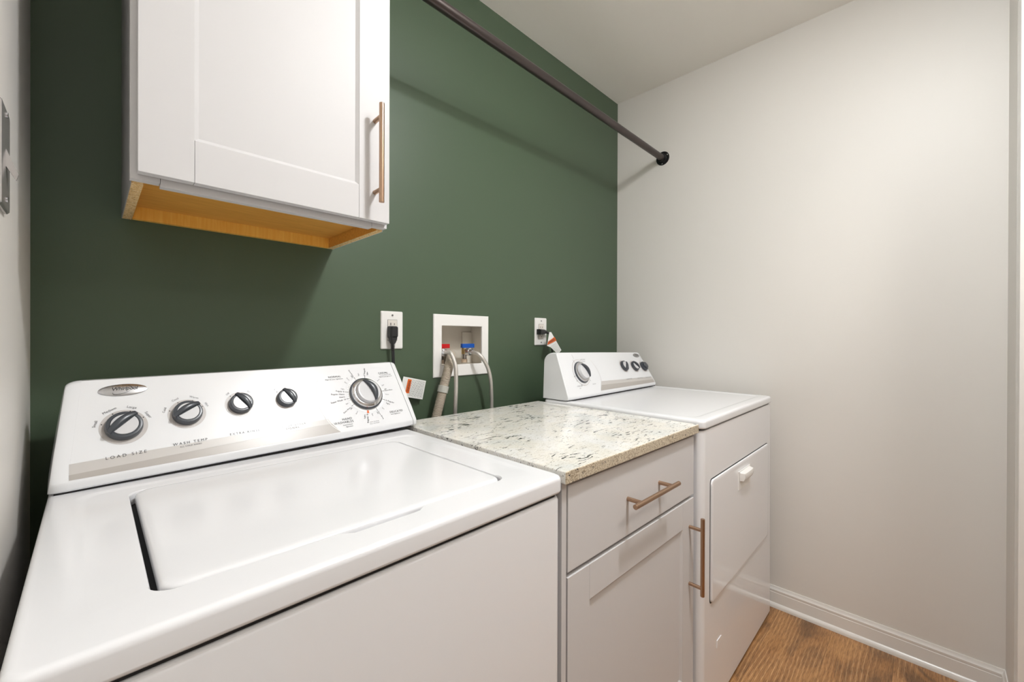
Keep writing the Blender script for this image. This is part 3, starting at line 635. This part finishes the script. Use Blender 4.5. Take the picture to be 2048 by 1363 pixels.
# ------------------------------------------------------------------ hanging rod
RY, RZ = -0.2660, 2.0920
ro = thing('hanging_rod', (1.0, RY, RZ), 'dark bronze closet hanging rod running high along the green wall', 'rod')
obj('tube', MB().rod((XL+0.02, RY-0.010, RZ+0.004), (XR-0.012, RY, RZ), 0.0155, 32), M['rod'], ro)
def flange(x, dirx, y, z):
    n = 40; mk = lambda rr, d: [(x+dirx*d, y+rr*math.cos(2*math.pi*i/n), z+rr*math.sin(2*math.pi*i/n)) for i in range(n)]
    fl = obj('wall_flange', MB().loft([mk(0.0350, 0.0), mk(0.0350, 0.0025), mk(0.0335, 0.004), mk(0.0225, 0.0045), mk(0.0205, 0.006), mk(0.0200, 0.016), mk(0.0185, 0.018), mk(0.015, 0.018)]), M['black'], ro, label='black round wall flange')
    for a in (35, 155, 275):
        yy, zz = y+0.0280*math.cos(math.radians(a)), z+0.0280*math.sin(math.radians(a))
        obj('flange_screw', MB().tube([(x+dirx*0.004, yy, zz), (x+dirx*0.0052, yy, zz), (x+dirx*0.0062, yy, zz)], [0.0038, 0.0036, 0.002], 12), M['chrome'], fl)
flange(XR, -1, RY, RZ)
flange(XL, 1, RY-0.010, RZ+0.004)

# ------------------------------------------------------------------ wall outlets
def outlet(cx, z0, label):
    o = thing('wall_outlet', (cx, 0, z0), label, 'outlet', 'white wall outlets on the green wall')
    b = MB().loft([[(x, y, z) for x, z in rrect(cx-0.0395+i, cx+0.0395-i, z0+i, z0+0.124-i, 0.004, 4, 4)] for i, y in ((0, 0), (0, -0.002), (0.0012, -0.0045), (0.0035, -0.0058), (0.006, -0.006))])
    pl = obj('cover_plate', b, M['plate'], o)
    zc = z0+0.062
    obj('device_gap', MB().box(cx-0.0174, cx+0.0174, -0.0063, -0.004, zc-0.0342, zc+0.0342), M['dark'], o)
    rc_ = obj('receptacle', MB().box(cx-0.0166, cx+0.0166, -0.0074, -0.003, zc-0.0334, zc+0.0334, 0.0006), M['plate2'], o)
    for dz in (-0.0165, 0.0165):
        b = MB(); b.box(cx-0.0075, cx-0.0055, -0.00755, -0.0072, zc+dz-0.001, zc+dz+0.0075); b.box(cx+0.0055, cx+0.0075, -0.00755, -0.0072, zc+dz, zc+dz+0.0065); b.rod((cx, -0.00755, zc+dz-0.0065), (cx, -0.0072, zc+dz-0.0065), 0.0023, 12)
        obj('socket_slots', b, M['dark'], rc_)
    for dz in (-0.0485, 0.0485): obj('plate_screw', MB().rod((cx, -0.0075, zc+dz), (cx, -0.005, zc+dz), 0.0032, 16), M['screw'], o)
    return o
outlet(0.6923, 1.1222, 'white wall outlet left of the plumbing box, black plug hanging straight down')
outlet(1.4338, 1.1250, 'white wall outlet right of the plumbing box, near the dryer console')

# washer power cord with plug and tag
pc = thing('power_cord', (0.688, -0.02, 1.06), 'black power cord plugged in above the right end of the washer console', 'power cord')
pg = MB().loft([[(x, -0.0078, z) for x, z in rrect(0.6735, 0.6985, 1.1590, 1.1970, 0.004, 4, 2)], [(x, -0.022, z) for x, z in rrect(0.6732, 0.6988, 1.1580, 1.1973, 0.004, 4, 2)], [(x, -0.033, z) for x, z in rrect(0.6745, 0.6975, 1.1610, 1.1960, 0.005, 4, 2)], [(x, -0.0355, z) for x, z in rrect(0.6770, 0.6950, 1.1640, 1.1945, 0.004, 4, 2)]])
plug = obj('plug', pg, M['rubber'], pc)
obj('plug_neck', MB().loft([[(0.685+(x-0.685)*k, -0.021+(y+0.021)*k2, z) for x, y in rrect(0.6745, 0.6970, -0.032, -0.010, 0.004, 4, 2)] for z, k, k2 in ((1.162, 1.02, 1.0), (1.157, 1.0, 1.0), (1.146, 0.72, 0.85), (1.141, 0.55, 0.7))]), M['rubber'], plug)
b = MB()
for i in range(5):
    z = 1.1405-i*0.0042; r1 = 0.0078-0.0004*i
    b.tube([(0.6855, -0.021, z), (0.6855, -0.021, z-0.0004), (0.6855, -0.021, z-0.0022), (0.6855, -0.021, z-0.0026)], [r1*0.7, r1, r1, r1*0.7], 16)
b.rod((0.6855, -0.021, 1.143), (0.6860, -0.021, 1.118), 0.0048, 14)
obj('strain_relief', b, M['rubber'], plug)
pts = smooth_path([(0.6860, -0.021, 1.121), (0.6868, -0.021, 1.10), (0.6880, -0.022, 1.06), (0.688, -0.024, 1.00), (0.70, -0.03, 0.93), (0.705, -0.04, 0.86), (0.69, -0.05, 0.75)], 6)
b = MB(); b.tube([p+Vector((-0.0024, 0, 0)) for p in pts], 0.0030, 10); b.tube([p+Vector((0.0026, 0, 0)) for p in pts], 0.0030, 10)
obj('cable', b, M['rubber'], pc)

def warn_tag(parent, corners, bend, band, name='warning_tag', textband='WARNING', stripes=9, vertical=True, rev=False, tri=False):
    """corners: TL TR BR BL in world; flat vinyl tag with thickness, orange band, printed rows"""
    TL, TR, BR, BL = [Vector(c_) for c_ in corners]; nrm = (TR-TL).cross(BL-TL).normalized()
    if nrm.y > 0: nrm = -nrm
    def P(u, v, off=0.0):
        a = TL.lerp(TR, u); b_ = BL.lerp(BR, u); return a.lerp(b_, v) + nrm*(off+bend*math.sin(math.pi*(u if vertical else v)))
    n = 10; fr = []; bk = []
    mb = MB(); g = []
    for i in range(n+1):
        for j in range(n+1): g.append(P(i/n, j/n, 0.0))
    k = len(g); g2 = [q - nrm*0.0004 for q in g]
    fs = []
    for i in range(n):
        for j in range(n):
            a = i*(n+1)+j; fs.append([a, a+1, a+n+2, a+n+1]); fs.append([k+a, k+a+n+1, k+a+n+2, k+a+1])
    edge = [i*(n+1) for i in range(n+1)] + [n*(n+1)+j for j in range(1, n+1)] + [i*(n+1)+n for i in range(n-1, -1, -1)] + [j for j in range(n-1, 0, -1)]
    for a, b_ in zip(edge, edge[1:]+edge[:1]): fs.append([a, b_, k+b_, k+a])
    mb.add(g+g2, fs); tg = obj(name, mb, M['tag'], parent, label='white vinyl warning tag with an orange band')
    u0, u1, v0, v1 = band
    nb = 8; mb = MB()
    mb.loft([[P(u0+(u1-u0)*i/nb, v0, 0.0004), P(u0+(u1-u0)*i/nb, v1, 0.0004)] for i in range(nb+1)], False, False, closed=False)
    obj('orange_band', mb, M['orange'], tg, smooth=False)
    W_ = (TR-TL).length; H_ = (BL-TL).length; mb = MB()
    if u1-u0 > v1-v0:   # text along u
        vs, fs = text_geo(textband, (v1-v0)*H_*0.85, 0); L_ = (max(x for x, y, z in vs)-min(x for x, y, z in vs)) or 1
        f_ = min(1, (u1-u0)*W_*0.8/L_); mb.add([P((u0+u1)/2+x*f_/W_, (v0+v1)/2-y/H_, 0.0008) for x, y, z in vs], fs)
    else:               # text along v
        vs, fs = text_geo(textband, (u1-u0)*W_*0.85, 0); L_ = (max(x for x, y, z in vs)-min(x for x, y, z in vs)) or 1
        f_ = min(1, (v1-v0)*H_*0.8/L_); mb.add([P((u0+u1)/2+y/W_, (v0+v1)/2+(x*f_)/H_, 0.0008) for x, y, z in vs], fs)
    obj('band_lettering', mb, M['print'], tg, smooth=False)
    mb = MB(); rnd = random.Random(3)
    for i in range(stripes):     # rows of print far too small to read
        if u1-u0 > v1-v0:
            va = v1+(0.95-v1)*(i+0.5)/stripes; q = 0.06
            while q < 0.92:
                e = min(0.94, q+rnd.uniform(0.05, 0.16)); hh = 0.0055/ max(H_, 1e-3)*0.08
                mb.add([P(q, va-hh, 0.0006), P(e, va-hh, 0.0006), P(e, va+hh, 0.0006), P(q, va+hh, 0.0006)], [[0, 1, 2, 3]]); q = e+0.03
        else:
            ua = u1+(0.95-u1)*(i+0.5)/stripes; q = 0.06
            while q < 0.92:
                e = min(0.94, q+rnd.uniform(0.04, 0.12)); hh = 0.00055/W_
                mb.add([P(ua-hh, q, 0.0006), P(ua+hh, q, 0.0006), P(ua+hh, e, 0.0006), P(ua-hh, e, 0.0006)], [[0, 1, 2, 3]]); q = e+0.025
    obj('small_print', mb, M['print'], tg, smooth=False)
    return tg
warn_tag(pc, [(0.722, -0.026, 1.0325), (0.8130, -0.020, 1.0109), (0.7987, -0.020, 0.9482), (0.706, -0.026, 0.970)], 0.0015, (0.20, 0.36, 0.08, 0.80), stripes=11)

# dryer cord
pd_ = thing('power_cord', (1.43, -0.04, 1.10), 'black power cord plugged in behind the dryer console', 'power cord')
b = MB().loft([[Vector((1.402, -0.0078, 1.186))+Vector((0, yy, zz)) for yy, zz in ((0, -0.012), (0, 0.012))] + [Vector((1.440, -0.0078, 1.186))+Vector((0, yy, zz)) for yy, zz in ((0, 0.012), (0, -0.012))],
    [Vector((1.402, -0.026, 1.174)), Vector((1.402, -0.026, 1.198)), Vector((1.438, -0.026, 1.196)), Vector((1.438, -0.026, 1.176))],
    [Vector((1.403, -0.032, 1.177)), Vector((1.403, -0.032, 1.195)), Vector((1.432, -0.032, 1.193)), Vector((1.432, -0.032, 1.179))]])
pl2 = obj('plug', b, M['rubber'], pd_)
obj('strain_relief', MB().tube([(1.434, -0.020, 1.186), (1.445, -0.022, 1.186), (1.452, -0.024, 1.184), (1.462, -0.026, 1.180)], [0.0095, 0.008, 0.006, 0.0045], 12), M['rubber'], pl2)
obj('cable', MB().tube(smooth_path([(1.458, -0.026, 1.182), (1.470, -0.028, 1.172), (1.477, -0.030, 1.145), (1.478, -0.034, 1.10), (1.476, -0.04, 1.04), (1.47, -0.05, 0.98)], 6), 0.0036, 10), M['rubber'], pd_)
warn_tag(pd_, [(1.4380, -0.050, 1.1850), (1.4600, -0.052, 1.1790), (1.5126, -0.060, 1.1026), (1.4100, -0.060, 1.1228)], 0.0, (0.0, 0.0001, 0.0, 0.0001)) if False else None
# kite-shaped tag folded round the cord: narrow at the cord, wide below
tb = [(1.4390, -0.050, 1.1850), (1.4520, -0.050, 1.1845), (1.5126, -0.060, 1.1030), (1.4870, -0.060, 1.0850), (1.4400, -0.058, 1.1170), (1.4110, -0.060, 1.1240)]
def flat_poly(pts, th, mat_, parent, name, **kw):
    P_ = [Vector(p) for p in pts]; n_ = (P_[1]-P_[0]).cross(P_[-1]-P_[0]).normalized()
    if n_.y > 0: n_ = -n_
    return obj(name, MB().loft([[p-n_*th for p in P_], P_]), mat_, parent, smooth=False, **kw), n_
t2, nn = flat_poly(tb, 0.0005, M['tag'], pd_, 'warning_tag', label='white vinyl warning tag with an orange band')
A, B_, Cc, Dd = [Vector(q) for q in ((1.4110, -0.0608, 1.1240), (1.4180, -0.0598, 1.1420), (1.4800, -0.0560, 1.1520), (1.4870, -0.0575, 1.1370))]
band = [(1.4125, -0.0606, 1.1280), (1.4185, -0.0592, 1.1420), (1.4690, -0.0540, 1.1640), (1.4800, -0.0562, 1.1470)]
def TP(u, v, off):
    a = Vector(band[0]).lerp(Vector(band[3]), u); b_ = Vector(band[1]).lerp(Vector(band[2]), u); return a.lerp(b_, v) + Vector((0, -off, 0))
obj('orange_band', MB().loft([[TP(i/4, 0, 0.0006), TP(i/4, 1, 0.0006)] for i in range(5)], False, False, closed=False), M['orange'], t2, smooth=False)
vs, fs = text_geo('WARNING', 1.0); L_ = max(x for x, y, z in vs)*2
obj('band_lettering', MB().add([TP(0.5+x/L_*0.8, 0.5+y*0.75, 0.0012) for x, y, z in vs], fs), M['print'], t2, smooth=False)
b = MB()
dn = (Vector((1.4870, -0.060, 1.0850))-Vector((1.4400, -0.058, 1.1170)))
for i in range(8):
    q = 0.08+0.84*i/7; a = Vector((1.4270, -0.0612, 1.1215)).lerp(Vector((1.4830, -0.0612, 1.0900)), q); e = Vector((1.4790, -0.0590, 1.1420)).lerp(Vector((1.5080, -0.0612, 1.1050)), q)
    a2, e2 = a.lerp(e, 0.08), a.lerp(e, 0.92); w_ = Vector((0.0003, 0, 0.0005))
    b.add([a2-w_+Vector((0, -0.0008, 0)), e2-w_+Vector((0, -0.0008, 0)), e2+w_+Vector((0, -0.0008, 0)), a2+w_+Vector((0, -0.0008, 0))], [[0, 1, 2, 3]])
obj('small_print', b, M['printgrey'], t2, smooth=False)

# ------------------------------------------------------------------ washer outlet box
ob = thing('plumbing_outlet_box', ((BX0+BX1)/2, 0, BZ0), 'white recessed plumbing box in the green wall with red and blue valves', 'outlet box')
b = MB(); BXc = lambda i: [(BX0+i, BZ0+i), (BX1-i, BZ0+i), (BX1-i, BZ1-i), (BX0+i, BZ1-i)]
OXc = lambda i: [(OX0-i, OZ0-i), (OX1+i, OZ0-i), (OX1+i, OZ1+i), (OX0-i, OZ1+i)]
L3 = lambda l, y: [(x, y, z) for x, z in l]
b.loft([L3(BXc(0), -0.0002), L3(BXc(0), -0.004), L3(BXc(0.0025), -0.0062), L3(OXc(0.0015), -0.0062), L3(OXc(0), -0.0050), L3(OXc(0), 0.0)], False, False)
obj('face_plate', b, M['plate'], ob)
IX0, IX1, IZ0, IZ1, ID = OX0-0.008, OX1+0.022, OZ0-0.004, OZ1+0.004, 0.088
b = MB().loft([[(IX0, 0.0, IZ0), (IX1, 0.0, IZ0), (IX1, 0.0, IZ1), (IX0, 0.0, IZ1)], [(IX0, ID, IZ0), (IX1, ID, IZ0), (IX1, ID, IZ1), (IX0, ID, IZ1)]], False, True)
b.box(IX1-0.050, IX1-0.001, ID-0.008, ID-0.0005, IZ0+0.001, IZ1-0.025, 0.002)
obj('recessed_box', b, M['boxin'], ob, sharp=30)
def valve(cx, cy, colour, name, hw):
    v = obj('shutoff_valve', MB().rod((cx, cy, OZ0+0.004), (cx, cy, OZ0+0.018), 0.0115, 20, 0.001), M['copper'], ob)
    obj('valve_stem', MB().rod((cx, cy, OZ0+0.017), (cx, cy, OZ0+0.040), 0.0085, 8), M['steel'], v)
    obj('valve_body', MB().rod((cx, cy, OZ0+0.036), (cx, cy, OZ0+0.060), 0.0110, 20, 0.002), M['brass'], v)
    obj('valve_spout', MB().rod((cx, cy, OZ0+0.047), (cx, cy-0.018, OZ0+0.047), 0.0095, 20), M['brass'], v)
    obj('lever_handle', MB().box(cx-hw[0], cx+hw[1], cy-0.006, cy+0.006, OZ0+0.0605, OZ0+0.0765, 0.0015), colour, v)
valve(1.0175, 0.026, M['blue'], 'cold', (0.014, 0.046))
valve(0.9080, 0.026, M['red'], 'hot', (0.020, 0.036))

# braided supply hoses
def braided(pts, nutc, nutd, label):
    o = thing('supply_hose', pts[0], label, 'hose', 'braided steel supply hoses')
    o_loc = WL[o]
    d = Vector(nutd).normalized(); c0 = Vector(nutc)
    obj('coupling_nut', MB().rod(c0-d*0.009, c0+d*0.006, 0.0145, 24, 0.001), M['chrome'], o)
    obj('ferrule', MB().tube([c0+d*0.005, c0+d*0.008, c0+d*0.018, c0+d*0.020], [0.0105, 0.0095, 0.0085, 0.0075], 20), M['chrome'], o)
    obj('braided_tube', MB().tube(smooth_path([c0+d*0.012]+pts, 8), 0.0072, 16), M['braid'], o)
braided([(1.0270, -0.052, 1.0960), (1.0560, -0.062, 1.0540), (1.0740, -0.062, 1.0050), (1.0850, -0.056, 0.9500), (1.0900, -0.052, 0.895), (1.0850, -0.052, 0.82), (1.04, -0.06, 0.70)], (1.0175, -0.001, 1.1060), (0.25, -1, 0.0), 'braided steel hose curving down from the blue valve')
braided([(0.8860, -0.062, 1.1060), (0.8930, -0.080, 1.0640), (0.8950, -0.082, 1.0000), (0.8970, -0.076, 0.9300), (0.8990, -0.070, 0.880), (0.90, -0.062, 0.80), (0.86, -0.06, 0.70)], (0.9000, -0.001, 1.1060), (-0.22, -1, 0.05), 'braided steel hose hanging from the red valve over the grey drain hose')

# corrugated drain hose
dh = thing('drain_hose', (0.86, -0.04, 0.95), 'beige corrugated drain hose running down from the plumbing box, grey collar round it', 'hose')
path = smooth_path([(0.9400, 0.040, 1.062), (0.9420, 0.034, 1.080), (0.9380, 0.014, 1.096), (0.9220, -0.016, 1.094), (0.9000, -0.038, 1.070), (0.8830, -0.046, 1.035), (0.8700, -0.048, 1.000), (0.8600, -0.048, 0.965), (0.8480, -0.048, 0.925), (0.8360, -0.048, 0.885), (0.8200, -0.05, 0.82), (0.80, -0.05, 0.72)], 30)
out = [path[0]]; acc = 0; step = 0.0008
for a, b_ in zip(path, path[1:]):
    seg = (b_-a).length; acc += seg
    if acc >= step: out.append(b_); acc = 0
rads = []; dist = 0
for i, p in enumerate(out):
    if i: dist += (out[i]-out[i-1]).length
    rads.append(0.0158 + 0.0011*math.sin(dist/0.0042*2*math.pi))
obj('corrugated_tube', MB().tube(out, rads, 24), M['hosegrey'], dh, sharp=80)
ci = min(range(len(out)), key=lambda i: (out[i]-Vector((0.8640, -0.048, 0.9800))).length)
d = (out[ci+3]-out[ci-3]).normalized(); cp = out[ci]
obj('collar', MB().tube([cp-d*0.012, cp-d*0.0118, cp+d*0.0118, cp+d*0.012], [0.0178, 0.0190, 0.0190, 0.0178], 28), M['clamp'], dh, label='smooth grey plastic collar')

# ------------------------------------------------------------------ switch plate on the left wall
sw = thing('light_switch', (XL, -0.39, 1.33), 'metal light switch plate on the left wall at the photo edge', 'light switch')
b = MB().loft([[(x, y, z) for y, z in rrect(-0.425+i, -0.349-i, 1.330+i, 1.464-i, 0.003, 4, 4)] for i, x in ((0, XL), (0, XL+0.003), (0.002, XL+0.0055), (0.006, XL+0.006))])
obj('cover_plate', b, M['switch'], sw)
obj('toggle_lever', MB().loft([[(XL+0.005, -0.391, 1.412), (XL+0.005, -0.383, 1.412), (XL+0.005, -0.383, 1.388), (XL+0.005, -0.391, 1.388)], [(XL+0.0165, -0.389, 1.378), (XL+0.0165, -0.385, 1.378), (XL+0.0145, -0.385, 1.370), (XL+0.0145, -0.389, 1.370)]]), M['switch'], sw)
for z in (1.3430, 1.4540): obj('plate_screw', MB().rod((XL+0.005, -0.387, z), (XL+0.0075, -0.387, z), 0.0036, 14), M['chrome'], sw)
